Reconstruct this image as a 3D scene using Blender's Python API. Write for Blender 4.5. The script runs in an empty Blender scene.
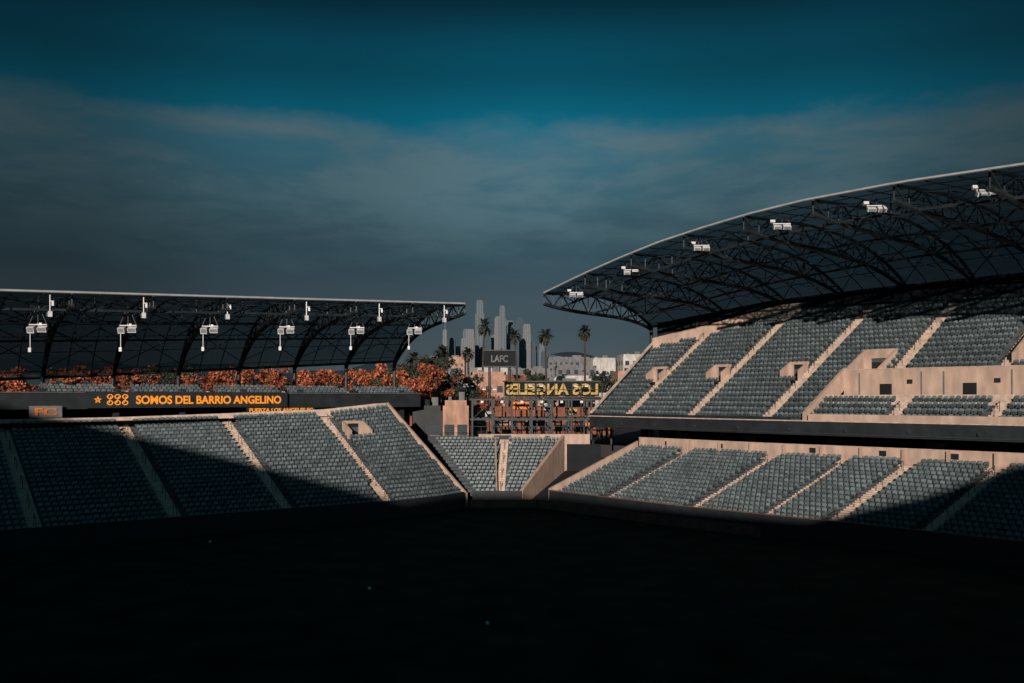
import bpy, math, random
import numpy as np
from mathutils import Vector, Matrix
random.seed(7); rng=np.random.default_rng(7)
scene=bpy.context.scene
A=math.radians(36.3)
UX,UY=-math.sin(A),math.cos(A); VX,VY=math.cos(A),math.sin(A)
def P(u,v,z=0.0): return np.array([UX*u+VX*v, UY*u+VY*v, z],dtype=float)
def ip(x,xs,ys): return float(np.interp(x,xs,ys))

# ---------------------------------------------------------------- materials
def nd(nt,t,**k):
    n=nt.nodes.new(t)
    for a,b in k.items(): setattr(n,a,b)
    return n
def mat(name,col,rough=.8,var=.25,scale=1.5,metal=0,island=0,emis=None,spec=.3,bump=0,stain=0,clear=0):
    m=bpy.data.materials.new(name); m.use_nodes=True; nt=m.node_tree; b=nt.nodes['Principled BSDF']
    b.inputs['Roughness'].default_value=rough; b.inputs['Metallic'].default_value=metal
    b.inputs['Specular IOR Level'].default_value=spec
    tc=nd(nt,'ShaderNodeTexCoord'); nz=nd(nt,'ShaderNodeTexNoise'); nz.inputs['Scale'].default_value=scale; nz.inputs['Detail'].default_value=4
    nt.links.new(tc.outputs['Object'],nz.inputs['Vector'])
    mr=nd(nt,'ShaderNodeMapRange'); mr.inputs['From Min'].default_value=.3; mr.inputs['From Max'].default_value=.7
    mr.inputs['To Min'].default_value=1-var; mr.inputs['To Max'].default_value=1+var
    nt.links.new(nz.outputs['Fac'],mr.inputs['Value'])
    fac=mr.outputs['Result']
    if island:
        g=nd(nt,'ShaderNodeNewGeometry'); mr2=nd(nt,'ShaderNodeMapRange'); mr2.inputs['To Min'].default_value=1-island; mr2.inputs['To Max'].default_value=1+island
        nt.links.new(g.outputs['Random Per Island'],mr2.inputs['Value'])
        mm=nd(nt,'ShaderNodeMath',operation='MULTIPLY'); nt.links.new(fac,mm.inputs[0]); nt.links.new(mr2.outputs['Result'],mm.inputs[1]); fac=mm.outputs[0]
    if stain:
        mp=nd(nt,'ShaderNodeMapping'); mp.inputs['Scale'].default_value=(1.2,1.2,.4)
        n2=nd(nt,'ShaderNodeTexNoise'); n2.inputs['Scale'].default_value=1.1; n2.inputs['Detail'].default_value=6
        nt.links.new(tc.outputs['Object'],mp.inputs['Vector']); nt.links.new(mp.outputs['Vector'],n2.inputs['Vector'])
        mr3=nd(nt,'ShaderNodeMapRange'); mr3.inputs['From Min'].default_value=.35; mr3.inputs['From Max'].default_value=.65; mr3.inputs['To Min'].default_value=1-stain; mr3.inputs['To Max'].default_value=1.06
        nt.links.new(n2.outputs['Fac'],mr3.inputs['Value'])
        mm=nd(nt,'ShaderNodeMath',operation='MULTIPLY'); nt.links.new(fac,mm.inputs[0]); nt.links.new(mr3.outputs['Result'],mm.inputs[1]); fac=mm.outputs[0]
    vm=nd(nt,'ShaderNodeVectorMath',operation='SCALE'); vm.inputs[0].default_value=col[:3]
    nt.links.new(fac,vm.inputs['Scale']); nt.links.new(vm.outputs['Vector'],b.inputs['Base Color'])
    if emis:
        b.inputs['Emission Color'].default_value=(*emis[0],1); b.inputs['Emission Strength'].default_value=emis[1]
    if clear:
        tr=nd(nt,'ShaderNodeBsdfTransparent'); tr.inputs[0].default_value=(.55,.63,.68,1)
        ms=nd(nt,'ShaderNodeMixShader'); ms.inputs[0].default_value=clear
        nt.links.new(b.outputs[0],ms.inputs[1]); nt.links.new(tr.outputs[0],ms.inputs[2]); nt.links.new(ms.outputs[0],nt.nodes['Material Output'].inputs['Surface'])
    return m
M={}
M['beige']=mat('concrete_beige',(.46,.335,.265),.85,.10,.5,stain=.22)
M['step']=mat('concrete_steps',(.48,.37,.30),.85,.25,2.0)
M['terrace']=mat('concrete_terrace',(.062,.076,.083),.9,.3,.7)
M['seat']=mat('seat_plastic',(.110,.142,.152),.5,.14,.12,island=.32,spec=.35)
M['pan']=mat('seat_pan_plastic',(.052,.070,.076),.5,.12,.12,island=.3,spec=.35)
M['dark']=mat('dark_shade_and_panels',(.010,.013,.016),.9,.2,.6)  # near-black paint for shade in openings and concourses, also for dark sign panels
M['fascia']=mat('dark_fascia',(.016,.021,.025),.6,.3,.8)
M['steel']=mat('dark_steel',(.016,.023,.028),.5,.3,1.2)
M['skin']=mat('roof_film',(.045,.07,.085),.6,.35,.25,clear=.38)
M['edge']=mat('roof_edge_paint',(.33,.35,.36),.5,.15,1.0)
M['white']=mat('white_housing',(.55,.57,.57),.4,.15,2.0)
M['glass']=mat('lamp_glass',(.2,.22,.24),.1,.1,2.0,spec=.8)
M['grass']=mat('grass_pitch',(.016,.030,.020),.95,.35,.35,spec=.03)
M['ground']=mat('ground_asphalt',(.05,.048,.045),.95,.3,.05,spec=.1)
M['redrail']=mat('warning_track',(.16,.07,.045),.85,.3,1.0)
M['led']=mat('led_text',(.1,.03,.0),.5,.05,1,emis=((1,.32,.03),.9))
M['yellow']=mat('yellow_letters',(.42,.27,.05),.5,.35,1)
M['orange']=mat('orange_panel',(.6,.16,.03),.6,.2,1)
M['bark']=mat('bark',(.05,.04,.032),.95,.3,3)
M['leaf']=mat('leaf_dark',(.030,.040,.027),.8,.5,.6,island=.5)
M['leafo']=mat('leaf_autumn',(.27,.08,.036),.8,.6,.25,island=.75)
M['palm']=mat('palm_frond',(.030,.036,.026),.7,.4,1,island=.5)
M['skirt']=mat('palm_dead_frond',(.07,.045,.028),.9,.4,1,island=.4)
M['hill']=mat('hill_haze',(.034,.056,.072),1,.12,.001,spec=0)  # distance haze put into the colour, pulled towards the horizon sky
M['wallw']=mat('stucco_white',(.50,.48,.45),.9,.15,.4,stain=.3)
M['wallp']=mat('stucco_peach',(.42,.25,.18),.9,.15,.4,stain=.3)
M['wallg']=mat('stucco_grey',(.16,.165,.17),.9,.15,.4,stain=.3)
M['wallr']=mat('brick_red',(.24,.09,.055),.9,.25,.8,stain=.3)
M['win']=mat('window_glass',(.03,.04,.05),.15,.2,1,spec=.6)
M['aisle_dark']=mat('rail_dark',(.03,.035,.04),.6,.1,1)
def tower_haze_mat(name,c1,c2,sx,sz):
    m=bpy.data.materials.new(name); m.use_nodes=True; nt=m.node_tree; b=nt.nodes['Principled BSDF']; b.inputs['Roughness'].default_value=.9; b.inputs['Specular IOR Level'].default_value=.05
    tc=nd(nt,'ShaderNodeTexCoord'); sp=nd(nt,'ShaderNodeSeparateXYZ'); nt.links.new(tc.outputs['Object'],sp.inputs[0])
    def wave(o,s):
        a=nd(nt,'ShaderNodeMath',operation='MULTIPLY'); a.inputs[1].default_value=s; nt.links.new(o,a.inputs[0])
        f=nd(nt,'ShaderNodeMath',operation='FRACT'); nt.links.new(a.outputs[0],f.inputs[0])
        g=nd(nt,'ShaderNodeMath',operation='GREATER_THAN'); g.inputs[1].default_value=.4; nt.links.new(f.outputs[0],g.inputs[0]); return g.outputs[0]
    a=wave(sp.outputs['Z'],sz); c=wave(sp.outputs['X'],sx)
    mm=nd(nt,'ShaderNodeMath',operation='MULTIPLY'); nt.links.new(a,mm.inputs[0]); nt.links.new(c,mm.inputs[1])
    mx=nd(nt,'ShaderNodeMix',data_type='RGBA'); nt.links.new(mm.outputs[0],mx.inputs[0]); mx.inputs[6].default_value=(*c1,1); mx.inputs[7].default_value=(*c2,1)
    nt.links.new(mx.outputs[2],b.inputs['Base Color']); return m
TW=[tower_haze_mat('tower_haze_a',(.125,.148,.165),(.075,.100,.12),.11,.25),tower_haze_mat('tower_haze_b',(.060,.085,.105),(.042,.067,.088),.2,.25),tower_haze_mat('tower_haze_c',(.17,.175,.18),(.10,.118,.135),.16,.25)]  # blue-grey base colours have distance haze painted in

# ---------------------------------------------------------------- mesh helpers
class MB:
    def __init__(s): s.v=[]; s.f=[]; s.m=[]; s.mats=[]
    def mi(s,mt):
        if mt not in s.mats: s.mats.append(mt)
        return s.mats.index(mt)
    def poly(s,pts,mt):
        b=len(s.v); s.v+= [tuple(float(c) for c in p) for p in pts]; s.f.append(tuple(range(b,b+len(pts)))); s.m.append(s.mi(mt))
    def hexa(s,p,mt):
        b=len(s.v); s.v+=[tuple(float(c) for c in q) for q in p]; i=s.mi(mt)
        for f in ((0,3,2,1),(4,5,6,7),(0,1,5,4),(1,2,6,5),(2,3,7,6),(3,0,4,7)):
            s.f.append(tuple(b+k for k in f)); s.m.append(i)
    def box(s,c,d,mt,rz=0.0,tilt=0.0):
        hx,hy,hz=d[0]/2,d[1]/2,d[2]/2; pts=[]
        R=Matrix.Rotation(rz,3,'Z')@Matrix.Rotation(tilt,3,'X')
        for z in(-hz,hz):
            for x,y in((-hx,-hy),(hx,-hy),(hx,hy),(-hx,hy)):
                q=R@Vector((x,y,z)); pts.append((c[0]+q.x,c[1]+q.y,c[2]+q.z))
        s.hexa(pts,mt)
    def beam(s,a,b_,r,mt,n=4):
        a=np.array(a,float); b_=np.array(b_,float); d=b_-a; L=np.linalg.norm(d)
        if L<1e-6: return
        d/=L; up=np.array([0,0,1.]) if abs(d[2])<.95 else np.array([1.,0,0])
        x=np.cross(d,up); x/=np.linalg.norm(x); y=np.cross(x,d)
        b=len(s.v); i=s.mi(mt)
        for e in(a,b_):
            for k in range(n):
                t=2*math.pi*(k+.5)/n; q=e+r*(x*math.cos(t)+y*math.sin(t)); s.v.append(tuple(q))
        for k in range(n):
            k2=(k+1)%n; s.f.append((b+k,b+k2,b+n+k2,b+n+k)); s.m.append(i)
        s.f.append(tuple(b+k for k in range(n))[::-1]); s.m.append(i); s.f.append(tuple(b+n+k for k in range(n))); s.m.append(i)
    def path(s,pts,r,mt,n=4):
        for a,b in zip(pts[:-1],pts[1:]): s.beam(a,b,r,mt,n)
    def wall(s,pts,h,th,mt):
        pts=[np.array(p,float) for p in pts]; n=len(pts)
        hs=h if hasattr(h,'__len__') else [h]*n
        sec=[]
        for k in range(n):
            d=pts[min(k+1,n-1)]-pts[max(k-1,0)]; d=np.array([-d[1],d[0],0]); L=np.linalg.norm(d); d=d/L if L>1e-9 else np.array([1,0,0]); o=d*th/2
            sec.append([pts[k]-o,pts[k]+o,pts[k]+o+[0,0,hs[k]],pts[k]-o+[0,0,hs[k]]])
        b=len(s.v); i=s.mi(mt)
        for q in sec: s.v+=[tuple(x) for x in q]
        for k in range(n-1):
            for j in range(4):
                j2=(j+1)%4; s.f.append((b+4*k+j,b+4*k+j2,b+4*k+4+j2,b+4*k+4+j)); s.m.append(i)
        s.f.append((b,b+1,b+2,b+3)); s.m.append(i); e=b+4*(n-1); s.f.append((e+3,e+2,e+1,e)); s.m.append(i)
    def obj(s,name,parent=None,smooth=False):
        me=bpy.data.meshes.new(name); me.from_pydata(s.v,[],s.f)
        for m in s.mats: me.materials.append(m)
        me.polygons.foreach_set('material_index',np.array(s.m,dtype=np.int32))
        if smooth: me.polygons.foreach_set('use_smooth',np.ones(len(s.f),dtype=bool))
        me.update(); o=bpy.data.objects.new(name,me); scene.collection.objects.link(o)
        if parent: o.parent=parent
        return o
def empty(name):
    e=bpy.data.objects.new(name,None); scene.collection.objects.link(e); return e

def seat_template():
    v=[];f=[];m=[]
    prof=[(-.20,.44),(.20,.44),(.215,.74),(.14,.87),(-.14,.87),(-.215,.74)]
    for y0 in(0,.045):
        for x,z in prof: v.append((x,.10+y0+(z-.44)*.28,z))
    f.append((0,1,2,3,4,5)); f.append((11,10,9,8,7,6))
    for k in range(6): k2=(k+1)%6; f.append((k2,k,6+k,6+k2))
    m+=[0]*8
    b=len(v)
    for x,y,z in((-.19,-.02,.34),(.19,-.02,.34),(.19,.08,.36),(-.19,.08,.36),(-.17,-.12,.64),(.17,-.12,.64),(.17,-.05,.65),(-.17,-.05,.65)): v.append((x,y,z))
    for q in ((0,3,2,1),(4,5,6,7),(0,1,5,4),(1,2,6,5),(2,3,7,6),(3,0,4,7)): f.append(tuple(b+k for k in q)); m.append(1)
    return np.array(v),f,m
SV,SF,SM=seat_template()
def seats_obj(name,parent,pos,xd,yd):
    pos=np.array(pos);xd=np.array(xd);yd=np.array(yd); n=len(pos)
    sc=1+rng.normal(0,.02,n); V=(pos[:,None,:]+SV[None,:,0:1]*xd[:,None,:]*sc[:,None,None]+SV[None,:,1:2]*yd[:,None,:])
    V[:,:,2]+=SV[None,:,2]*sc[:,None]
    V=V.reshape(-1,3); nv=len(SV); faces=[]
    for i in range(n):
        b=i*nv
        for q in SF: faces.append(tuple(b+k for k in q))
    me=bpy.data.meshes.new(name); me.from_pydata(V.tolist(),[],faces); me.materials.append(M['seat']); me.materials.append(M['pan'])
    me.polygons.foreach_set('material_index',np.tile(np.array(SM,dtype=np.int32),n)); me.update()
    o=bpy.data.objects.new(name,me); scene.collection.objects.link(o); o.parent=parent; return o

def bank(parent,F,B,s0,s1,nr,aisles=(),tmax=lambda s:1.01,skips=(),voms=(),ds=1.0,pitch=.54,base=-1.0,aw=.55,pre=''):
    pt=lambda s,t:(1-t)*F(s)+t*B(s)
    mb=MB(); st=np.linspace(s0,s1,max(2,int((s1-s0)/ds)+1)); dt=1/nr
    zrow=lambda s,i: pt(s,i*dt)[2]
    metric=lambda s,t: np.linalg.norm((pt(s+.02,t)-pt(s-.02,t))[:2])/.04
    allsk=list(skips)
    for (a,w,r0,r1) in voms:
        m_=metric(a,(r0+.5)*dt); allsk.append((a-w/2/m_,a+w/2/m_,r0,r1))
    ex=[]
    for k in allsk: ex+=[k[0],k[1]]
    st=np.array(sorted(set([round(x,4) for x in list(st)+[e for e in ex if s0<e<s1]])))
    def skipped(s,i): return any(a<s<b and r0<=i<=r1 for a,b,r0,r1 in allsk)
    for a,b in zip(st[:-1],st[1:]):
        sm=(a+b)/2
        for i in range(nr):
            if (i+.5)*dt>tmax(sm) or skipped(sm,i): continue
            z0a,z0b=zrow(a,i),zrow(b,i)
            A0,B0=pt(a,i*dt),pt(b,i*dt); A1,B1=pt(a,(i+1)*dt),pt(b,(i+1)*dt)
            def zz(p,z): q=p.copy(); q[2]=z; return q
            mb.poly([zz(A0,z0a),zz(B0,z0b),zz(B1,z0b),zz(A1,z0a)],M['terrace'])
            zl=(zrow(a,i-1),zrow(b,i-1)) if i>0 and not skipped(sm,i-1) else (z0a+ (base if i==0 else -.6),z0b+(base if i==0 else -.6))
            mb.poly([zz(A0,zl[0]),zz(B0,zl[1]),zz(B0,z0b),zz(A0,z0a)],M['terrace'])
    mb.obj(pre+'terraces',parent)
    ma=MB()
    for al in aisles:
        a,r0,r1=al if hasattr(al,'__len__') else (al,0,nr-1)
        for i in range(r0,r1+1):
            if (i+.5)*dt>tmax(a) or skipped(a,i): continue
            h=aw/metric(a,i*dt); z=zrow(a,i); rise=zrow(a,i+1)-z
            for (ta,tb,zt,zb) in ((0,.52,.02,-rise),(.52,1.0,rise/2,-.1)):
                p=[pt(a-h,(i+ta)*dt),pt(a+h,(i+ta)*dt),pt(a+h,(i+tb)*dt),pt(a-h,(i+tb)*dt)]
                c=pt(a,i*dt)-pt(a,(i+1)*dt); c[2]=0; c=c/np.linalg.norm(c)*.015
                lo=[];hi=[]
                for k,q in enumerate(p):
                    q=q+(c if k<2 else 0); l=q.copy(); l[2]=z+zb; u_=q.copy(); u_[2]=z+zt; lo.append(l); hi.append(u_)
                ma.hexa(lo+hi,M['step'])
            if i%4==1 and i+1<=r1:
                q=pt(a,(i+.3)*dt); q[2]=z; e=pt(a,(i+1.5)*dt); e[2]=zrow(a,i+1)
                ma.beam(q,q+[0,0,.9],.03,M['aisle_dark']); ma.beam(e,e+[0,0,.9],.03,M['aisle_dark']); ma.beam(q+[0,0,.9],e+[0,0,.9],.03,M['aisle_dark'])
    if ma.v: ma.obj(pre+'aisle_steps',parent)
    mv=MB()
    for (a,w,r0,r1) in voms:
        m_=metric(a,(r0+.5)*dt); sa,sb=a-w/2/m_,a+w/2/m_; zf=zrow(a,r0)-.1; t0=r0*dt; t1=(r1+1)*dt
        def q(s,t,z): p=pt(s,t); p[2]=z; return p
        zt=zrow(a,r1+1)+.75; z0t=zf+1.0; e=.22/m_
        for s_,o in((sa,-e),(sb,e)):
            mv.hexa([q(s_,t0,zf-.6),q(s_+o,t0,zf-.6),q(s_+o,t1,zf-.6),q(s_,t1,zf-.6),q(s_,t0,z0t),q(s_+o,t0,z0t),q(s_+o,t1,zt),q(s_,t1,zt)],M['beige'])
        mv.poly([q(sa,t0,zf),q(sb,t0,zf),q(sb,t1,zf),q(sa,t1,zf)],M['step'])
        dd=.25*dt; j=(sb-sa)*.2; zl=min(zf+2.1,zt-.3)
        for x0,x1,za,zb in((sa,sa+j,zf,zt),(sb-j,sb,zf,zt),(sa+j,sb-j,zl,zt)):
            mv.hexa([q(x0,t1-dd,za),q(x1,t1-dd,za),q(x1,t1,za),q(x0,t1,za),q(x0,t1-dd,zb),q(x1,t1-dd,zb),q(x1,t1,zb),q(x0,t1,zb)],M['beige'])
        mv.hexa([q(sa+j,t1+.02*dt,zf),q(sb-j,t1+.02*dt,zf),q(sb-j,t1+.1*dt,zf),q(sa+j,t1+.1*dt,zf),q(sa+j,t1+.02*dt,zl),q(sb-j,t1+.02*dt,zl),q(sb-j,t1+.1*dt,zl),q(sa+j,t1+.1*dt,zl)],M['dark'])  # near-black block painted as the shade inside the opening
    if mv.v: mv.obj(pre+'vomitories',parent)
    pos=[];xd=[];yd=[]
    for i in range(nr):
        t=(i+.62)*dt; s=s0
        m0=metric(s,t); s+=.35/m0
        while True:
            m_=metric(s,t)
            if s>s1-.3/m_: break
            ok=(i+1)*dt<=tmax(s)+1e-6 and not any(a-.25/m_<s<b+.25/m_ and r0<=i<=r1 for a,b,r0,r1 in allsk)
            if ok:
                for al in aisles:
                    a,r0,r1=al if hasattr(al,'__len__') else (al,0,nr-1)
                    if r0<=i<=r1 and abs(s-a)*m_<aw+.25: ok=False;break
            if ok:
                p=pt(s,t); d=pt(s+.02,t)-pt(s-.02,t); d[2]=0; d/=np.linalg.norm(d)
                b_=B(s)-F(s); b_[2]=0; b_-=d*np.dot(b_,d); b_/=np.linalg.norm(b_); p[2]=zrow(s,i)
                pos.append(p); xd.append(d); yd.append(b_)
            s+=pitch/m_
    if pos: seats_obj(pre+'seats',parent,pos,xd,yd)
    return pt

# ================================================================ RIGHT GRANDSTAND
R=empty('grandstand')
vf=lambda u: ip(u,[12,30,45,60,78],[68.6,67.4,65.8,63.6,62.6])
F1=lambda s:P(s,vf(s),1.0); B1=lambda s:P(s,vf(s)+13.5,5.9)
bank(R,F1,B1,12,78,16,aisles=(70.2,59,51.3,45.4,37.6,29.5,20),pre='lower_',aw=.55)
lip=lambda u: ip(u,[12,40,60,90],[79.3,77.3,75.4,75.0])
bkv=lambda u: ip(u,[12,60,70,90],[97.3,94.8,93.6,92.5])
F2=lambda s:P(ip(s,[0,78,88],[0,78,85.3]),lip(s),9.7)
B2=lambda s:P(s,bkv(s),22.4)
tm=lambda s: ip(s,[70,80,88],[1.01,.83,.72])
NR=23
voms=[(81.4,2.0,8,9),(71.1,2.0,8,9),(60.9,2.0,8,9),(52.6,3.2,8,11),(36.2,5.6,10,13)]
bank(R,F2,B2,12,88,NR,aisles=(79.8,69.5,59.3,(49.6,8,22),(39.6,8,22),(29,8,22),(46.2,0,3),(37.5,0,3),(29,0,3)),tmax=tm,
     skips=[(12,54.5,4,7)],voms=voms,pre='upper_',base=-1.2)
w=MB()
pt2=lambda s,t:(1-t)*F2(s)+t*B2(s)
us=np.arange(12,78.1,2)
w.wall([P(u,vf(u)-.12,0) for u in us],1.75,.18,M['fascia'])
w.wall([P(u,vf(u)-.12,1.752) for u in us],.06,.26,M['redrail'])
w.wall([P(u,vf(u)+13.75,5.5) for u in us],1.75,.3,M['beige'])
w.wall([P(u,vf(u)+13.75,7.252) for u in us],.06,.4,M['step'])
for u in (74,66,55,48,41.5,33.5,25):
    w.box(P(u,vf(u)+13.53,6.75),(.7,.06,.5),M['dark'],rz=A+math.pi/2)
for u in np.arange(14,78,4.0): w.box(P(u,vf(u)+13.45,6.3),(.28,.3,1.85),M['beige'],rz=A+math.pi/2)
q=[];hs=[]
for t in np.linspace(0,1,8):
    p=(1-t)*F1(78.2)+t*B1(78.2); q.append(np.array([p[0],p[1],0])); hs.append(p[2]+.95)
w.wall(q,hs,.3,M['beige'])
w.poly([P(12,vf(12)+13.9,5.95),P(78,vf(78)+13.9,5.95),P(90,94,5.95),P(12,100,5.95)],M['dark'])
w.wall([P(12,92,5.9),P(88,90,5.9)],4.2,.3,M['dark'])  # concourse shade put into the wall colour
for u in np.arange(16,86,6.0): w.box(P(u,lip(u)+6,7.6),(.7,.7,3.6),M['fascia'],rz=A)
for u in np.arange(14,78,5.0):
    w.box(P(u,lip(u)+4.5,6.9),(1.8,1.0,1.9),M['fascia'] if int(u)%2 else M['wallg'],rz=A+math.pi/2)
us2=np.arange(12,88.1,2)
def lp(u,dv,z): p=F2(u).copy(); p[0]+=VX*dv; p[1]+=VY*dv; p[2]=z; return p
w.wall([lp(u,-.15,8.35) for u in us2],1.35,.25,M['fascia'])
w.wall([lp(u,-.17,9.705) for u in us2],.10,.32,M['step'])
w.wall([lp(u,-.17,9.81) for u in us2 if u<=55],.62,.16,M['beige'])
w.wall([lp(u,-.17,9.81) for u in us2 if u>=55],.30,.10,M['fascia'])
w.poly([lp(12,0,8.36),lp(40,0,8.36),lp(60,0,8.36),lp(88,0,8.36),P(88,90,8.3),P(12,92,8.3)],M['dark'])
w.path([lp(u,-.35,8.55) for u in us2],.05,M['aisle_dark'])
for u in np.arange(14,86,6.0): w.box(lp(u,-.4,8.9),(.22,.2,.26),M['aisle_dark'],rz=A)
dt=1/NR
for a in np.arange(12,54,4.25):
    b=min(a+4.25,54.5); z=pt2(a,4*dt)[2]-.45
    p=[pt2(a,4*dt),pt2(b,4*dt),pt2(b,8*dt),pt2(a,8*dt)]
    for k in p: k[2]=z
    w.poly(p,M['step'])
q=[];hs=[]
for u in np.arange(12,54.6,4.25):
    p=pt2(u,8*dt); zt=p[2]+.75; p[2]=pt2(u,4*dt)[2]-.45; q.append(p); hs.append(zt-p[2])
w.wall(q,hs,.25,M['beige'])
w.wall([a+[0,0,h+.002] for a,h in zip(q,hs)],.07,.34,M['step'])
q=[];hs=[]
for u in np.arange(12,54.6,4.25):
    p=pt2(u,4.0*dt); p[2]-=.6; q.append(p); hs.append(1.0)
w.wall(q,hs,.12,M['step'])
for u in (50,42,35,27):
    p=pt2(u,7.75*dt); p[2]=pt2(u,4*dt)[2]+.55; w.box(p,(1.2,.12,1.9),M['dark'],rz=A+math.pi/2)
    p=pt2(u-2.4,7.75*dt); p[2]=pt2(u,4*dt)[2]+1.7; w.box(p,(.5,.1,.4),M['fascia'],rz=A+math.pi/2)
for u in (52.8,46.5,44.4,38.4,31,24):
    p=pt2(u,7.84*dt); p[2]=pt2(u,4*dt)[2]+1.15; w.box(p,(.12,.1,3.0),M['wallg'],rz=A+math.pi/2)
q=[];hs=[]
for t in np.linspace(0,8.2*dt,8):
    p=pt2(54.6,t); q.append(p-[0,0,1.2]); hs.append(2.1)
w.wall(q,hs,.35,M['beige'])
q=[];hs=[]
for t in np.linspace(0,.74,10):
    p=pt2(88.1,t); q.append(p-[0,0,1.6]); hs.append(2.0)
w.wall(q,hs,.3,M['fascia'])
q=[p+[0,0,2.002] for p in q]; w.wall(q,.2,.34,M['step'])
q=[];q2=[];h2=[]
zbk=lambda u: ip(u,[12,60,72,80,88],[24.4,24.2,23.8,22.6,21.6])
for u in np.arange(12,88.1,2):
    t=min(tm(u),1.0)+.01; p=pt2(u,t); q.append(p-[0,0,.5]); r=p.copy(); r[0]+=VX*.9; r[1]+=VY*.9; r[2]=p[2]-1; q2.append(r); h2.append(max(.5,zbk(u)+.6-r[2]))
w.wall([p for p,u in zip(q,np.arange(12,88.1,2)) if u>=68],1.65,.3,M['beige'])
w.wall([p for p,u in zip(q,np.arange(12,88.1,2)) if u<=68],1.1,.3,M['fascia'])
w.wall(q2,h2,.2,M['dark'])
w.wall([P(12,99,0),P(60,98.5,0),P(80,95,0),P(89,91,0)],20.5,.4,M['fascia'])
w.obj('walls_and_concourse',R)

# ---------------------------------------------------------------- roofs
def roof(name,FE,BE,s0,s1,nrib,up,pw,dm=1.9):
    E=empty(name)
    def S(s,q):
        f=FE(s); b=BE(s); p=(1-q)*f+q*b; zf,zb=f[2],b[2]; p[2]=zf+up*q-(zf+up-zb)*q**pw; return p
    sk=MB(); ns=int((s1-s0)/2)+1; ss=np.linspace(s0,s1,ns+1); qs=np.linspace(0,1,17)
    for a,b in zip(ss[:-1],ss[1:]):
        for c,d in zip(qs[:-1],qs[1:]):
            sk.poly([S(a,c),S(b,c),S(b,d),S(a,d)],M['skin'])
    sk.obj('roof_membrane',E,True)
    fr=MB()
    dz=lambda p,d:p-np.array([0,0,d])
    for q_ in np.linspace(.08,.97,10):
        fr.path([dz(S(s,q_),.12) for s in ss],.05,M['steel'])
    ribs=np.linspace(s0,s1,nrib)
    dep=lambda q_: .5+dm*math.sin(math.pi*min(1,q_*.9+.12))**.8
    for s in ribs:
        N=14; qq=np.linspace(.0,1,N)
        top=[dz(S(s,x),.14) for x in qq]; bot=[dz(S(s,x),dep(x)) for x in qq]
        fr.path(top,.17,M['steel']); fr.path(bot,.23,M['steel'],6)
        for k in range(N-1):
            fr.beam(top[k],bot[k],.07,M['steel'])
            fr.beam(top[k+1] if k%2 else top[k], bot[k] if k%2 else bot[k+1],.09,M['steel'])
    for a,b in zip(ribs[:-1],ribs[1:]):
        for f_ in (.33,.67):
            s=a+(b-a)*f_; fr.path([dz(S(s,x),.16) for x in np.linspace(0,1,12)],.06,M['steel'])
    for q_ in (.13,.42,.7):
        n=len(ribs)*3-2; sl=np.linspace(s0,s1,n)
        t=[dz(S(s,q_),.2) for s in sl]; b=[dz(S(s,q_),dep(q_)-.05) for s in sl]
        fr.path(b,.15,M['steel'])
        for k in range(n-1):
            fr.beam(t[k],b[k+1] if k%2==0 else b[k],.08,M['steel'])
            if k%2: fr.beam(t[k+1],b[k],.08,M['steel'])
    for a,b in zip(ribs[:-1],ribs[1:]):
        for qa,qb in((.13,.42),(.42,.7),(.7,.95)):
            fr.beam(dz(S(a,qa),.3),dz(S(b,qb),.3),.05,M['steel']); fr.beam(dz(S(b,qa),.3),dz(S(a,qb),.3),.05,M['steel'])
    fr.obj('roof_trusses',E)
    ed=MB()
    fl=[S(s,0) for s in ss]
    ed.path([p+[0,0,.02] for p in fl],.115,M['edge'],6)
    for k,s in enumerate(ribs):
        p=S(s,0); ed.beam(dz(p,.12),dz(p,.6),.07,M['edge'])
    ed.path([S(s1,x)+[0,0,.03] for x in np.linspace(0,1,14)],.12,M['steel'],6)
    ed.path([S(s0,x)+[0,0,.03] for x in np.linspace(0,1,14)],.12,M['steel'],6)
    ed.path([S(s,1)-[0,0,.1] for s in ss],.16,M['steel'],6)
    ed.obj('roof_edge',E)
    co=MB()
    for s in ribs:
        p=S(s,1); co.beam(p,[p[0],p[1],0],.24,M['steel'],8)
    co.obj('roof_columns',E)
    return S,ribs
fv=lambda u: ip(u,[10,30,86],[67.6,68,68])
fz=lambda u: float(np.interp(u,[10,20,30,40,49,55,61,67,72.5,79,86],[27.2,28.1,28.8,29.35,29.5,29.3,28.85,28.25,27.4,26.25,24.8]))
SR,ribsR=roof('stadium_roof',lambda s:P(s,fv(s),fz(s)),
   lambda s:P(ip(s,[10,80,86],[10,80,88]),ip(s,[12,60,72,80,86],[98,97,95.3,92.5,88.3]),zbk(s)),10,86,11,1.5,3.3)
# ================================================================ LEFT GRANDSTAND
L=empty('grandstand')
uf=lambda v: ip(v,[-30,44,50,55.4],[80,79.8,80.8,83.2])
ub=lambda v: ip(v,[-30,12,23,33,44,53],[101,101,100.5,98.6,96.2,94.6])
zb_=lambda v: ip(v,[-30,12,23,33,44,53],[9.1,9.2,9.3,9.6,10.0,10.7])
F3=lambda s:P(uf(s),s,1.0)
B3=lambda s:P(ub(s),s if s<44 else ip(s,[44,54.5],[44,51.5]),zb_(s))
bank(L,F3,B3,-14,54.5,24,aisles=(2,12,23,33.2,43.8),voms=[(46.6,2.2,17,19),(-3,2.2,17,19)],pre='lower_',aw=.52)
w=MB()
vs=np.arange(-14,54.6,2)
w.wall([P(uf(v)-.12,v,0) for v in vs],1.75,.18,M['fascia'])
pt3=lambda s,t:(1-t)*F3(s)+t*B3(s)
q=[pt3(v,1.012)-[0,0,.5] for v in vs]; w.wall(q,1.1,.2,M['step'])
q=[];hs=[]
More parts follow.
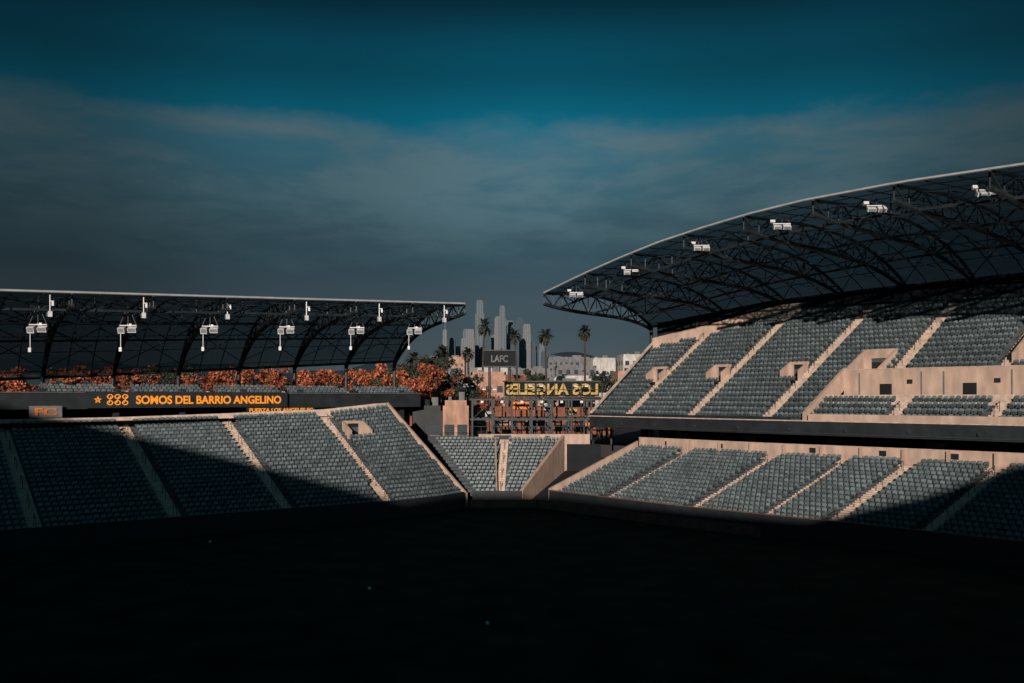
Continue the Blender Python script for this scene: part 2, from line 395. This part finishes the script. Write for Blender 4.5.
for t in np.linspace(0,1.03,10):
    p=pt3(54.75,t); q.append(np.array([p[0],p[1],0])); hs.append(p[2]+.5)
w.wall(q,hs,.26,M['beige'])
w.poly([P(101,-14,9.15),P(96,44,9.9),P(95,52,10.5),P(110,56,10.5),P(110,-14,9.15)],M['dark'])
w.wall([P(109,-14,9),P(109,60,9)],3.0,.3,M['dark'])  # painted near-black so the concourse stays dark where sun would reach it
w.wall([P(108.9,56,0),P(108.9,60,0),P(103,62,0)],11.8,.3,M['fascia'])
for v in np.arange(-12,60,7.0): w.box(P(103.5,v,11),(.6,.6,4.0),M['fascia'],rz=A)
w.wall([P(102,-14,10.85),P(102,60,10.85)],1.65,.25,M['fascia'])
w.wall([P(101.85,-14,12.505),P(101.85,60,12.505)],.12,.3,M['terrace'])
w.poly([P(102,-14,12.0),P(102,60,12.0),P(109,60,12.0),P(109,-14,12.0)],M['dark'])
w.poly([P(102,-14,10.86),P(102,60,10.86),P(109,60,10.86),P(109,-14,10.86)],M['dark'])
w.obj('walls_and_concourse',L)
bank(L,lambda s:P(102.6,s,12.1),lambda s:P(105.0,s,12.95),16,60,3,aisles=(24,33,42,51),pre='mezzanine_',base=-.3)
SL,ribsL=roof('stadium_roof',lambda s:P(88,s,21.2+(s-10)*.038),lambda s:P(108,ip(s,[-12,57.8],[-12,59.5]),14.1+(s-13)*.066),-12,57.8,11,1.0,3.0,dm=1.4)

# ================================================================ text helper
def text_mesh(body,name,parent,origin,xdir,width,height,mt,mirror=False,depth=.05,off=.03):
    cu=bpy.data.curves.new('t','FONT'); cu.body=body; cu.extrude=.02; cu.offset=off
    o=bpy.data.objects.new('t',cu); scene.collection.objects.link(o)
    bpy.context.view_layer.update(); dg=bpy.context.evaluated_depsgraph_get()
    me=bpy.data.meshes.new_from_object(o.evaluated_get(dg)); bpy.data.objects.remove(o)
    co=np.array([v.co[:] for v in me.vertices]); mn=co.min(0); mx=co.max(0); n=(co-mn)/(mx-mn+1e-9)
    if mirror: n[:,0]=1-n[:,0]
    xdir=np.array([xdir[0],xdir[1],0.]); nor=np.cross(xdir,[0,0,1.])
    out=np.array(origin)[None]+n[:,0:1]*width*xdir[None]+np.array([[0,0,1.]])*n[:,1:2]*height+n[:,2:3]*depth*nor[None]
    for v,c in zip(me.vertices,out): v.co=c
    me.materials.clear(); me.materials.append(mt); me.name=name
    ob=bpy.data.objects.new(name,me); scene.collection.objects.link(ob); ob.parent=parent; return ob
E=empty('led_ribbon_board'); b=MB()
b.wall([P(101.62,19.6,11.0),P(101.62,41.6,11.0)],1.62,.3,M['fascia'])
for z in(10.98,12.62): b.beam(P(101.5,19.6,z),P(101.5,41.6,z),.05,M['steel'])
b.obj('display_cabinet',E)
text_mesh('SOMOS DEL BARRIO ANGELINO','led_text',E,P(101.44,24.6,11.34),(VX,VY),16.2,.92,M['led'])
lg=MB()
def ring(v,z,r):
    for k in range(5):
        a=2*math.pi*k/5+.3; c=2*math.pi*(k+2)/5+.3
        lg.beam(P(101.43,v+r*math.cos(a),z+r*math.sin(a)),P(101.43,v+r*math.cos(c),z+r*math.sin(c)),.045,M['led'])
def loop(v,z,rx,rz_):
    pts=[P(101.43,v+rx*math.cos(k*math.pi/4+.39),z+rz_*math.sin(k*math.pi/4+.39)) for k in range(9)]; lg.path(pts,.07,M['led'])
for v in (22.0,22.75,23.5):
    for z in (11.5,12.15): loop(v,z,.27,.22)
    lg.beam(P(101.43,v-.1,11.5),P(101.43,v+.1,12.15),.05,M['led'])
ring(20.8,11.8,.35); lg.obj('led_logos',E)
E=empty('advertising_banner'); b=MB(); b.wall([P(101.3,36.6,10.28),P(101.3,45.0,10.28)],.62,.08,M['fascia']); b.beam(P(101.3,36.6,10.8),P(101.8,36.6,11.0),.04,M['steel']); b.beam(P(101.3,45,10.8),P(101.8,45,11.0),.04,M['steel']); b.obj('banner_panel',E)
text_mesh('FUERZA LOS ANGELES FC','banner_text',E,P(101.22,36.9,10.38),(VX,VY),7.8,.44,M['led'])
E=empty('advertising_banner'); b=MB(); b.wall([P(101.4,14.4,10.0),P(101.4,17.4,10.0)],1.2,.1,M['wallg']); b.obj('banner_panel',E)
text_mesh('FC','banner_text',E,P(101.32,14.9,10.2),(VX,VY),2.0,.8,M['orange'])

# ================================================================ floodlights
def floodlight(base,ang,n=2,drop=.9,sc=1.0):
    E=empty('floodlight'); b=MB(); x,y,z=base; ca,sa=math.cos(ang),math.sin(ang)
    def o(dx,dy,dz): return (x+(dx*ca-dy*sa)*sc,y+(dx*sa+dy*ca)*sc,z+dz*sc)
    b.beam(o(0,0,0),o(0,0,-drop),.05*sc,M['steel']); b.beam(o(-.9,0,-drop),o(.9,0,-drop),.06*sc,M['white'])
    for k in range(n):
        dx=(k-(n-1)/2)*1.0
        b.box(o(dx,-.1,-drop-.38),(.8*sc,.5*sc,.36*sc),M['white'],rz=ang,tilt=.5+.2*k)
        b.box(o(dx,-.36,-drop-.52),(.66*sc,.05*sc,.28*sc),M['glass'],rz=ang,tilt=.5+.2*k)
        b.beam(o(dx-.46,0,-drop),o(dx-.46,-.1,-drop-.4),.03*sc,M['steel']); b.beam(o(dx+.46,0,-drop),o(dx+.46,-.1,-drop-.4),.03*sc,M['steel'])
        b.box(o(dx,.35,-drop-.2),(.5*sc,.35*sc,.18*sc),M['white'],rz=ang)
    b.box(o(-.95,.1,-drop+.25),(.5*sc,.3*sc,.3*sc),M['white'],rz=ang,tilt=-.3)
    b.beam(o(.2,0,0),o(.9,0,-drop),.03*sc,M['steel']); b.beam(o(-.2,0,.4),o(-.9,0,-drop),.03*sc,M['steel'])
    b.obj('lamp_heads',E)
for u in (81.8,72.8,62.6,52.8,43.2,34.0):
    p=SR(u,.07); floodlight((p[0],p[1],p[2]-.5),-.05,n=2,drop=.8,sc=.88)
def speaker(base,ang):
    E=empty('speaker_cluster'); b=MB(); x,y,z=base; ca,sa=math.cos(ang),math.sin(ang)
    def o(dx,dy,dz): return (x+dx*ca-dy*sa,y+dx*sa+dy*ca,z+dz)
    b.beam(o(0,0,0),o(0,0,-2.5),.05,M['steel']); b.beam(o(-.8,0,-2.5),o(.8,0,-2.5),.06,M['white'])
    b.box(o(-.6,0,-2.95),(.62,.5,.55),M['white'],rz=ang,tilt=.35); b.box(o(.4,0,-2.9),(.8,.5,.42),M['white'],rz=ang,tilt=.5); b.box(o(.1,.2,-2.45),(.4,.3,.25),M['white'],rz=ang)
    b.box(o(-.6,-.28,-3.0),(.48,.05,.4),M['glass'],rz=ang,tilt=.35); b.box(o(.4,-.28,-2.97),(.66,.05,.28),M['glass'],rz=ang,tilt=.5)
    b.beam(o(-.7,0,-3.2),o(-.7,0,-4.7),.04,M['white']); b.box(o(-.7,0,-4.8),(.26,.26,.4),M['white'],rz=ang)
    b.beam(o(0,.0,-.6),o(.8,0,-2.5),.04,M['steel']); b.beam(o(0,.0,-.6),o(-.8,0,-2.5),.04,M['steel'])
    b.obj('speaker_boxes',E)
def edge_lamp(base):
    E=empty('floodlight'); b=MB(); x,y,z=base
    b.beam((x,y,z+.2),(x,y,z-1.6),.06,M['white']); b.box((x,y,z-1.85),(.34,.4,.5),M['white'],rz=.5); b.box((x-.05,y-.22,z-1.9),(.24,.05,.34),M['glass'],rz=.5)
    b.beam((x-.05,y,z-.7),(x+.35,y,z-.7),.05,M['white']); b.box((x+.3,y,z-.95),(.2,.3,.35),M['white'])
    b.obj('lamp_heads',E)
for v in (4.5,14.2,22.1,30,38.3,46.8,55.2):
    p=SL(v,.02); edge_lamp((p[0],p[1],p[2]-.1))
for v in (4,13,20.7,28.5,36.6,44.8,52.2):
    p=SL(v+.6,.17); speaker((p[0],p[1],p[2]-.3),-A+math.pi/2-.9)

# ================================================================ CORNER
C=empty('corner_seating'); 
F4=lambda s:np.array([ip(s,[0,1],[-4.3,1.0]),100.0,1.0]); B4=lambda s:np.array([ip(s,[0,1],[-10.2,6.4]),113.2,6.6])
bank(C,F4,B4,0,1,16,aisles=(.56,),ds=.1,pre='',aw=.45)
w=MB()
pt4=lambda s,t:(1-t)*F4(s)+t*B4(s)
q=[pt4(1.02,t)*[1,1,0] for t in np.linspace(0,1,8)]; w.wall(q,[pt4(1,t)[2]+.7 for t in np.linspace(0,1,8)],.4,M['beige'])
q=[pt4(.49,t)-[0,0,.6] for t in np.linspace(0,1,8)]; w.wall(q,1.15,.18,M['beige'])
w.wall([(-10.6,113.5,0),(-4.2,113.5,0)],7.2,.3,M['fascia'])
w.wall([(-4.2,113.5,0),(9.8,113.5,0)],7.45,.35,M['beige'])
w.box((-1.2,113.28,7.05),(2.2,.08,.5),M['fascia']); w.box((4.5,113.28,7.0),(.6,.08,.45),M['fascia'])
w.wall([(-4.4,99.85,0),(1.1,99.85,0)],1.7,.2,M['fascia'])
w.poly([(1.2,99,.05),(5.0,99,.05),(14,114,3.0),(7,114,3.0)],M['dark'])
w.wall([(6.9,113.3,0),(11.2,113.3,0)],6.2,.3,M['dark'])
for x in np.arange(-10.4,10,1.3): w.beam((x,113.9,7.2),(x,113.9,8.4),.03,M['aisle_dark'])
w.beam((-10.4,113.9,8.4),(10,113.9,8.4),.035,M['aisle_dark'])
w.obj('walls',C)
b=MB()
b.wall([P(78,60.6,0),P(60,61.9,0),P(50,63.3,0)],.9,.15,M['redrail'])
b.wall([P(78,60.6,0),(.2,98.2,0),(-4.6,98.2,0)],.9,.15,M['redrail'])
b.obj('perimeter_board')

# ================================================================ ground / pitch
g=MB(); r=12000
i0,i1,j0,j1=-78,101.5,-78,84
corn=[P(i0,j0,5.9),P(i1,j0,5.9),P(i1,j1,5.9),P(i0,j1,5.9)]; big=[P(-r,-r,5.9),P(r,-r,5.9),P(r,r,5.9),P(-r,r,5.9)]
for k in range(4):
    k2=(k+1)%4; g.poly([corn[k],corn[k2],big[k2],big[k]],M['ground'])
    lo=[c*[1,1,0] for c in(corn[k],corn[k2])]; g.poly([corn[k],lo[0],lo[1],corn[k2]],M['ground'])
g.poly([c*[1,1,0] for c in corn],M['grass'])
g.obj('ground')
p=MB(); p.poly([P(-30,-40,.004),P(76.5,-40,.004),P(76.5,60,.004),P(-30,60,.004)],M['grass']); p.obj('grass_pitch')
for (x,y) in((-1.3,47.5),(-8.9,56.2),(-25,74.5)):
    bpy.ops.mesh.primitive_ico_sphere_add(subdivisions=3,radius=.11,location=(x,y,.115)); o=bpy.context.object; o.name='soccer_ball'; o.data.materials.append(M['white'])

# ================================================================ near grandstand: terraces and an added shadow curtain
el=math.radians(12.2); sh=np.array([-.15,-.9887]); sh/=np.linalg.norm(sh); YC=-36.0
T=[P(100,19,9.4),P(94,27,7.0),P(88,35.5,4.4),P(80,45.5,1.1),P(83.4,55.4,1.0),P(78.2,62.4,1.0),P(60,63.4,1.2),P(47,65.8,1.3),P(41,73,3.4),P(37,79.5,5.8)]  # wanted shadow edge on the stands, projected back along the sun
prof=[]
for t in T:
    d=(YC-t[1])/sh[1]; prof.append((t[0]+sh[0]*d,t[2]+d*math.tan(el)))
prof.sort()
prof=[(-120,38.5),(prof[0][0]-8,min(38.8,prof[0][1]+1.4))]+prof+[(prof[-1][0]+6,prof[-1][1]+1),(90,30.5)]
N_=empty('grandstand'); b=MB()
b.wall([(x,YC,0) for x,z in prof],[z for x,z in prof],1.2,M['fascia'])  # added unseen wall, top profile shaped to cast that shadow edge
b.obj('shadow_curtain',N_)
b=MB(); nr=26
for i in range(nr):
    y0=-3-i*1.2; z0=10.2+i*.55; b.hexa([(-55,y0-1.2,0),(55,y0-1.2,0),(55,y0,0),(-55,y0,0),(-55,y0-1.2,z0),(55,y0-1.2,z0),(55,y0,z0),(-55,y0,z0)],M['terrace'])
b.obj('terraces',N_)

# ================================================================ vegetation
def leaf_cloud(mb,c,rad,n,size,mt,flat=.8):
    for _ in range(n):
        d=rng.normal(size=3); d/=np.linalg.norm(d); rr=rng.random()**.45
        p=np.array(c)+d*rr*np.array([rad,rad,rad*flat]); a=rng.normal(size=3); a/=np.linalg.norm(a); b_=np.cross(a,rng.normal(size=3)); b_/=np.linalg.norm(b_)
        s=size*(.6+.8*rng.random()); mb.poly([p-a*s,p+b_*s*.6,p+a*s,p-b_*s*.6],mt)
def tree(x,y,z0,h,r,mt,name='tree',n=1500):
    E=empty(name); t=MB()
    top=np.array([x+rng.normal()*.3,y,z0+h*.45]); 
    for k in range(4):
        a=np.array([x,y,z0])+(top-[x,y,z0])*k/4; c=np.array([x,y,z0])+(top-[x,y,z0])*(k+1)/4; t.beam(a,c,h*.025*(1-.12*k),M['bark'],7)
    lf=MB(); K=11
    for k in range(K):
        a=2*math.pi*k/K+rng.random(); rr=r*(.25+.6*rng.random()); zz=z0+h*(.45+.45*rng.random())
        c=np.array([x+rr*math.cos(a),y+rr*math.sin(a),zz]); t.beam(top-[0,0,rng.random()*h*.12],c,h*.009,M['bark'],5)
        leaf_cloud(lf,c,r*(.28+.22*rng.random()),n//K,h*.018+.06,mt,.75)
    t.obj('trunk',E); lf.obj('foliage',E)
def palm(x,y,z0,h,cr=2.2):
    E=empty('palm_tree'); t=MB(); lean=rng.normal()*.6
    pts=[np.array([x+lean*(k/7)**2,y,z0+h*k/7]) for k in range(8)]
    for k in range(7): t.beam(pts[k],pts[k+1],.34-.02*k,M['bark'],8)
    f=MB(); top=pts[-1]
    for k in range(60):
        a=rng.random()*2*math.pi; e0=math.radians(rng.uniform(-40,85)); L_=cr*rng.uniform(.8,1.15)
        d=np.array([math.cos(a),math.sin(a),0]); side=np.array([-math.sin(a),math.cos(a),0]); prev=top.copy(); e=e0
        for j in range(4):
            nx=prev+(d*math.cos(e)+np.array([0,0,math.sin(e)]))*L_/4; wd=[.12,.45,.55,.35,.02]
            f.poly([prev-side*wd[j]*.7,prev+side*wd[j]*.7,nx+side*wd[j+1]*.7,nx-side*wd[j+1]*.7],M['palm']); 
            prev=nx; e-=.36
    for k in range(26):
        a=rng.random()*2*math.pi; d=np.array([math.cos(a),math.sin(a),0]); side=np.array([-math.sin(a),math.cos(a),0]); l=rng.uniform(.8,1.8); s0=top-[0,0,rng.random()*.9]
        e=s0+d*.6-[0,0,l]; f.poly([s0-side*.1,s0+side*.1,e+side*.25,e-side*.25],M['skirt'])
    t.obj('trunk',E); f.obj('fronds',E)
for (x,y,h,c) in ((-7.3,220,25,2.9),(1.5,225,23.2,2.6),(8.6,225,23.2,2.7),(18,222,23.8,2.6),(-13.6,180,15.5,2.7),(-22,200,16,2.7),(-11,230,19,2.3),(-17.5,210,18,2.6),(-3.5,240,19,2.4)): palm(x,y,5.9,h-1.5,c)
for (x,y,h,r_) in ((-15,170,15,4),(-12,165,12,3.5),(-18.5,175,15,4.5),(5,200,15,3),(9,210,12,3),(22,230,13,4),(26,235,12,4),(-21,165,12,4),(-8,190,12,3),(2.5,190,10,3),(14,215,10,3)):
    tree(x,y,5.9,h,r_,M['leaf'],'tree')
for (x,y,h,r_) in ((-16.5,150,11,3.5),(-13,150,9,3),(-9.5,155,8,2.6),(-5,180,9,3),(2,170,7,2.5),(-19,148,10,3),(-14.5,160,13,3)):
    tree(x,y,5.9,h,r_,M['leafo'],'autumn_tree')
tr=MB(); tk=MB()
for k in range(84):
    x=-124+k*1.33+rng.normal()*.7; y=rng.uniform(186,206); h=rng.uniform(12.2,14.4)
    tk.beam((x,y,5.9),(x,y,5.9+h*.6),.25,M['bark'],6)
    mt=M['leafo'] if rng.random()<.88 else M['leaf']
    for j in range(7):
        leaf_cloud(tr,(x+rng.normal()*1.3,y+rng.normal()*1.2,5.9+h*rng.uniform(.5,.9)),rng.uniform(.9,1.6),55,.33,mt,.8)
E=empty('distant_tree_row'); tr.obj('foliage',E); tk.obj('trunks',E)

# ================================================================ buildings
def building(name,x,y,w_,d,h,mt,z0=5.9,fl=3.2,rz=0,par=True):
    E=empty(name); b=MB(); b.box((0,0,h/2),(w_,d,h),mt)
    if par:
        for sx in(-1,1): b.box((sx*(w_/2-.12),0,h+.35),(.3,d+.06,.7),mt)
        for sy in(-1,1): b.box((0,sy*(d/2-.12),h+.352),(w_+.06,.3,.7),mt)
        b.box((w_*.2,0,h+.9),(w_*.22,d*.3,1.8),M['wallg']); b.box((-w_*.25,-d*.2,h+.6),(w_*.12,d*.15,1.2),M['wallg'])
    b.obj('walls',E); wn=MB(); nf=int(h/fl); nx=max(2,int(w_/2.6))
    for f_ in range(nf):
        for k in range(nx):
            xx=-w_/2+(k+.5)*w_/nx
            wn.box((xx,-d/2-.02,f_*fl+1.8),(1.3,.1,1.4),M['win']); wn.box((xx,-d/2-.06,f_*fl+1.03),(1.5,.2,.12),M['wallg'])
    ny=max(2,int(d/3))
    for f_ in range(nf):
        for k in range(ny):
            yy=-d/2+(k+.5)*d/ny
            for s_ in(-1,1): wn.box((s_*(w_/2+.02),yy,f_*fl+1.8),(.1,1.3,1.4),M['win'])
    wn.obj('windows',E); E.location=(x,y,z0); E.rotation_euler=(0,0,rz)
building('apartment_building',21,300,13,12,16,M['wallg']); building('apartment_building',30,310,8,12,19,M['wallw'],rz=.2)
building('apartment_building',40.5,305,8,10,20,M['wallw'],rz=.1); building('apartment_building',36,290,6,10,14,M['wallp'],rz=.1)
building('warehouse',19,270,12,10,12,M['wallw'],rz=-.15)
building('apartment_building',-5.5,215,8,9,11.5,M['wallp']); building('warehouse',12,240,16,10,9.5,M['wallp'])
building('apartment_building',-22,260,14,10,14,M['wallg'],rz=.1); building('warehouse',-34,250,12,10,12,M['wallr'])
building('warehouse',3,280,14,10,12.5,M['wallr'],rz=-.1); building('office_building',55,330,16,12,16,M['wallw'])
building('apartment_building',8,420,20,14,19,M['wallg']); building('apartment_building',-10,440,18,14,20,M['wallw'],rz=.3); building('office_building',30,480,22,14,27,M['wallg']); building('office_building',-35,500,18,14,28,M['wallp'])
building('warehouse',25,190,14,8,6.5,M['wallw'],rz=-.2); building('warehouse',-11.5,200,6,8,8.5,M['wallw'],rz=.1)
building('concession_building',-7.4,121,3.4,5,5.0,M['wallp'],z0=6.0,fl=5)
building('concession_building',-11.2,122,4.0,5,4.3,M['fascia'],z0=6.0,fl=4)
building('concession_building',-15.4,123,4.0,5,3.6,M['wallr'],z0=6.0,fl=3.5)
building('concession_building',6,150,20,6,4.0,M['wallr'],z0=5.9,fl=3.5)
for k,(x,w_,h) in enumerate(((-103,30,328),(-75,22,224),(-40,28,261),(-6,34,255),(25,28,276),(47,26,248),(-152,22,239),(-131,25,202),(-174,26,177),(-22,30,208),(78,28,180),(-199,14,217),(-60,24,215),(103,30,155),(140,40,130),(-230,40,140),(180,50,120),(-122,26,215),(-90,26,195),(8,26,232),(36,24,200),(-50,20,245),(62,30,190),(-160,36,165),(94,22,190),(120,26,140),(-142,20,190),(-28,22,285),(-185,22,200))):
    E=empty('skyscraper'); b=MB(); mt=TW[k%3]
    s1_=.9 if k%3 else .75
    b.box((0,0,h*.43),(w_,w_,h*.86),mt); b.box((0,0,h*.91),(w_*s1_,w_*s1_,h*.12),mt); b.box((0,0,h*.98),(w_*s1_*.8,w_*s1_*.8,h*.03),mt)
    if k in(11,): b.beam((0,0,h),(0,0,h+26),1.2,mt)
    b.obj('tower_body',E); E.location=(x,2800+rng.uniform(-200,200),0)
hm=MB(); xs=np.linspace(-6500,6500,160); 
def hz(x): return 420+60*math.sin(x/900+1)+35*math.sin(x/310)+20*math.sin(x/120+2)+30*math.sin(x/2200)
for a,b_ in zip(xs[:-1],xs[1:]):
    hm.poly([(a,8500,0),(b_,8500,0),(b_,9300,hz(b_)*.6),(a,9300,hz(a)*.6)],M['hill']); hm.poly([(a,9300,hz(a)*.6),(b_,9300,hz(b_)*.6),(b_,10200,hz(b_)),(a,10200,hz(a))],M['hill'])
hm.obj('hills',None,True)
# ================================================================ signs and plaza steelwork
E=empty('city_name_sign'); b=MB()
b.box((6.2,140.4,12.1),(15.2,.25,.25),M['steel']); b.box((6.2,140.4,14.6),(15.2,.25,.2),M['steel']); b.box((6.2,140.5,13.4),(14.8,.1,2.2),M['dark'])
for x in np.arange(-1,14,2.45): b.box((x,140.6,9),(.25,.25,6.4),M['steel'])
for x in np.arange(-.4,13.6,1.4): b.beam((x,139.9,12.1),(x,139.9,14.6),.05,M['steel'])
b.beam((-1,139.9,13.3),(13.6,139.9,13.3),.05,M['steel'])
b.obj('sign_frame',E); text_mesh('LOS ANGELES','letters',E,(-.9,140.3,12.5),(1,0),14.3,1.75,M['yellow'],mirror=True,depth=.2,off=.035)
E=empty('billboard'); b=MB(); b.box((-2.2,160,19),(5.6,.6,2.7),M['dark']); b.box((-2.2,159.6,20.45),(5.9,.2,.2),M['steel']); b.box((-2.2,159.6,17.55),(5.9,.2,.2),M['steel'])
b.beam((-4,160.2,5.9),(-4,160.2,17.6),.25,M['steel'],8); b.beam((-.4,160.2,5.9),(-.4,160.2,17.6),.25,M['steel'],8); b.obj('billboard_frame',E)
text_mesh('LAFC','letters',E,(-3.7,159.65,18.35),(1,0),3.0,1.25,M['wallg'],depth=.06)
E=empty('steel_pergola'); b=MB()
for y in (118,124,130):
    for x in np.arange(-5.2,13.5,2.6):
        b.box((x,y,8.9),(.22,.22,6.0),M['steel'])
    for z in(9.2,11.8): b.box((4.0,y,z),(19,.2,.22),M['steel'])
for x in np.arange(-5.2,13.5,1.3): b.box((x,124,11.98),(.14,13,.14),M['steel'])
for x in np.arange(-5.2,12,2.6): b.beam((x,118,9.2),(x+2.6,118,11.8),.04,M['steel'])
for x in np.arange(-3.9,12,2.6): b.box((x,117.7,11.5),(.35,.25,.3),M['white']); b.box((x+.6,117.8,9.0),(.3,.2,.2),M['wallg'])
b.obj('frame',E)
for (x,y,z,w_,h_,mt) in ((1.6,134,10.9,3.2,1.2,'orange'),(8.8,133,10.0,1.6,1.0,'yellow'),(-3.2,131,9.5,1.4,1.2,'wallw'),(11,131,8.7,1.2,1.6,'orange'),(5.3,132,10.6,1.2,1.4,'wallw'),(-1,132,8.4,1.6,.9,'wallp'),(6.6,131,8.5,2.2,.8,'wallr')):
    E=empty('shop_sign'); b=MB(); b.box((x,y,z),(w_,.15,h_),M[mt]); b.box((x,y-.05,z+h_/2),(w_+.2,.15,.1),M['steel']); b.box((x,y-.05,z-h_/2),(w_+.2,.15,.1),M['steel'])
    b.box((x,y-.1,z),(w_*.6,.06,h_*.3),M['dark'])
    b.beam((x-w_/3,y+.1,6),(x-w_/3,y+.1,z),.06,M['steel']); b.beam((x+w_/3,y+.1,6),(x+w_/3,y+.1,z),.06,M['steel']); b.obj('panel',E)
def lamp_post(x,y,h):
    E=empty('lamp_post'); b=MB(); b.beam((x,y,5.9),(x,y,5.9+h),.09,M['steel'],8); b.beam((x-.8,y,5.9+h),(x+.8,y,5.9+h),.06,M['steel'],6)
    for s_ in(-1,1): b.box((x+s_*.8,y,5.8+h),(.5,.35,.2),M['white'])
    b.obj('post',E)
for a in ((-3.4,135,7.5),(3.6,136,8),(10.5,137,8),(-11,140,9),(15,150,10),(-7,138,8)): lamp_post(*a)

# ================================================================ world / sun / camera
wd=bpy.data.worlds.new('World'); scene.world=wd; wd.use_nodes=True; nt=wd.node_tree; bg=nt.nodes['Background']; bg.inputs['Strength'].default_value=.1
sky=nd(nt,'ShaderNodeTexSky',sky_type='NISHITA'); sky.sun_disc=False; sky.sun_elevation=el; sky.sun_rotation=math.atan2(sh[0],sh[1])
tc=nd(nt,'ShaderNodeTexCoord'); sp=nd(nt,'ShaderNodeSeparateXYZ'); nt.links.new(tc.outputs['Generated'],sp.inputs[0])
def ramp(fac,stops,ease='EASE'):
    r_=nd(nt,'ShaderNodeValToRGB'); cr=r_.color_ramp; cr.interpolation=ease
    while len(cr.elements)<len(stops): cr.elements.new(.5)
    for e,(p_,c) in zip(cr.elements,stops): e.position=p_; e.color=(*c,1)
    nt.links.new(fac,r_.inputs[0]); return r_.outputs[0]
def mth(op,a,b_):
    n=nd(nt,'ShaderNodeMath',operation=op)
    for i,x in enumerate((a,b_)):
        if isinstance(x,(int,float)): n.inputs[i].default_value=x
        else: nt.links.new(x,n.inputs[i])
    return n.outputs[0]
def noise(sc,vec,det=6,rough=.55,dist=0):
    mp=nd(nt,'ShaderNodeMapping'); mp.inputs['Scale'].default_value=vec; nt.links.new(tc.outputs['Generated'],mp.inputs['Vector'])
    n=nd(nt,'ShaderNodeTexNoise'); n.inputs['Scale'].default_value=sc; n.inputs['Detail'].default_value=det; n.inputs['Roughness'].default_value=rough; n.inputs['Distortion'].default_value=dist
    nt.links.new(mp.outputs[0],n.inputs['Vector']); return n.outputs['Fac']
z=sp.outputs['Z']
base=ramp(z,[(0,(.080,.100,.112)),(.09,(.048,.075,.095)),(.17,(.022,.058,.082)),(.28,(.001,.128,.205)),(.345,(.0006,.066,.110)),(.42,(.0004,.014,.028))])
n1=noise(2.2,(1,1,3.5)); n2=noise(8,(1,1,2.6),7,.6)
zz=mth('ADD',z,mth('MULTIPLY',mth('SUBTRACT',n1,.5),.075)); zz=mth('ADD',zz,mth('MULTIPLY',mth('SUBTRACT',n2,.5),.05))
env=ramp(zz,[(0,(0,0,0)),(.14,(.10,)*3),(.175,(.5,)*3),(.225,(.92,)*3),(.276,(1,)*3),(.298,(.0,)*3)],'LINEAR')
n3=noise(6,(1,1,4),8,.60,.2); den=ramp(n3,[(.34,(.42,)*3),(.62,(1,1,1))])
cm=mth('MULTIPLY',env,den)
mx=nd(nt,'ShaderNodeMix',data_type='RGBA'); nt.links.new(cm,mx.inputs[0]); nt.links.new(base,mx.inputs[6]); mx.inputs[7].default_value=(.092,.168,.200,1)
ax=mth('ABSOLUTE',mth('SUBTRACT',sp.outputs['X'],.03),0); fall=ramp(ax,[(0,(1,1,1)),(.25,(.72,)*3),(.48,(.34,)*3),(1,(.25,)*3)])
m2=nd(nt,'ShaderNodeMix',data_type='RGBA',blend_type='MULTIPLY'); m2.inputs[0].default_value=1; nt.links.new(mx.outputs[2],m2.inputs[6]); nt.links.new(fall,m2.inputs[7])
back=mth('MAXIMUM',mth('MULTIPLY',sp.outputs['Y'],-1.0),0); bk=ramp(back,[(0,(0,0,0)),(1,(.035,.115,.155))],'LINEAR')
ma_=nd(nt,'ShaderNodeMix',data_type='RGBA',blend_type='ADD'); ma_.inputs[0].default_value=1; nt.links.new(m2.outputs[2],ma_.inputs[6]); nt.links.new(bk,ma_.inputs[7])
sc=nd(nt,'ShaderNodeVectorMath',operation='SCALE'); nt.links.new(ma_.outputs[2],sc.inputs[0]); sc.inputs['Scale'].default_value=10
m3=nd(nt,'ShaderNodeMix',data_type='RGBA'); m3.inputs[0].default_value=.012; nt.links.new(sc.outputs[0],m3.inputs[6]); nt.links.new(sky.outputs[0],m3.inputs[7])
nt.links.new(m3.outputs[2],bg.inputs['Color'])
ld=bpy.data.lights.new('sun','SUN'); ld.energy=4.5; ld.angle=math.radians(.5); ld.color=(1,.86,.75)
lo=bpy.data.objects.new('sun',ld); scene.collection.objects.link(lo)
tos=Vector((sh[0]*math.cos(el),sh[1]*math.cos(el),math.sin(el))); lo.rotation_euler=(-tos).to_track_quat('-Z','Y').to_euler()
cd=bpy.data.cameras.new('camera'); cd.lens=900/1024*36; cd.sensor_width=36; cd.shift_y=56.5/1024; cd.clip_start=.1; cd.clip_end=30000
co=bpy.data.objects.new('camera',cd); scene.collection.objects.link(co); co.location=(0,0,12); co.rotation_euler=(math.pi/2,0,0); scene.camera=co
scene.view_settings.view_transform='Standard'; scene.view_settings.look='None'; scene.view_settings.exposure=0
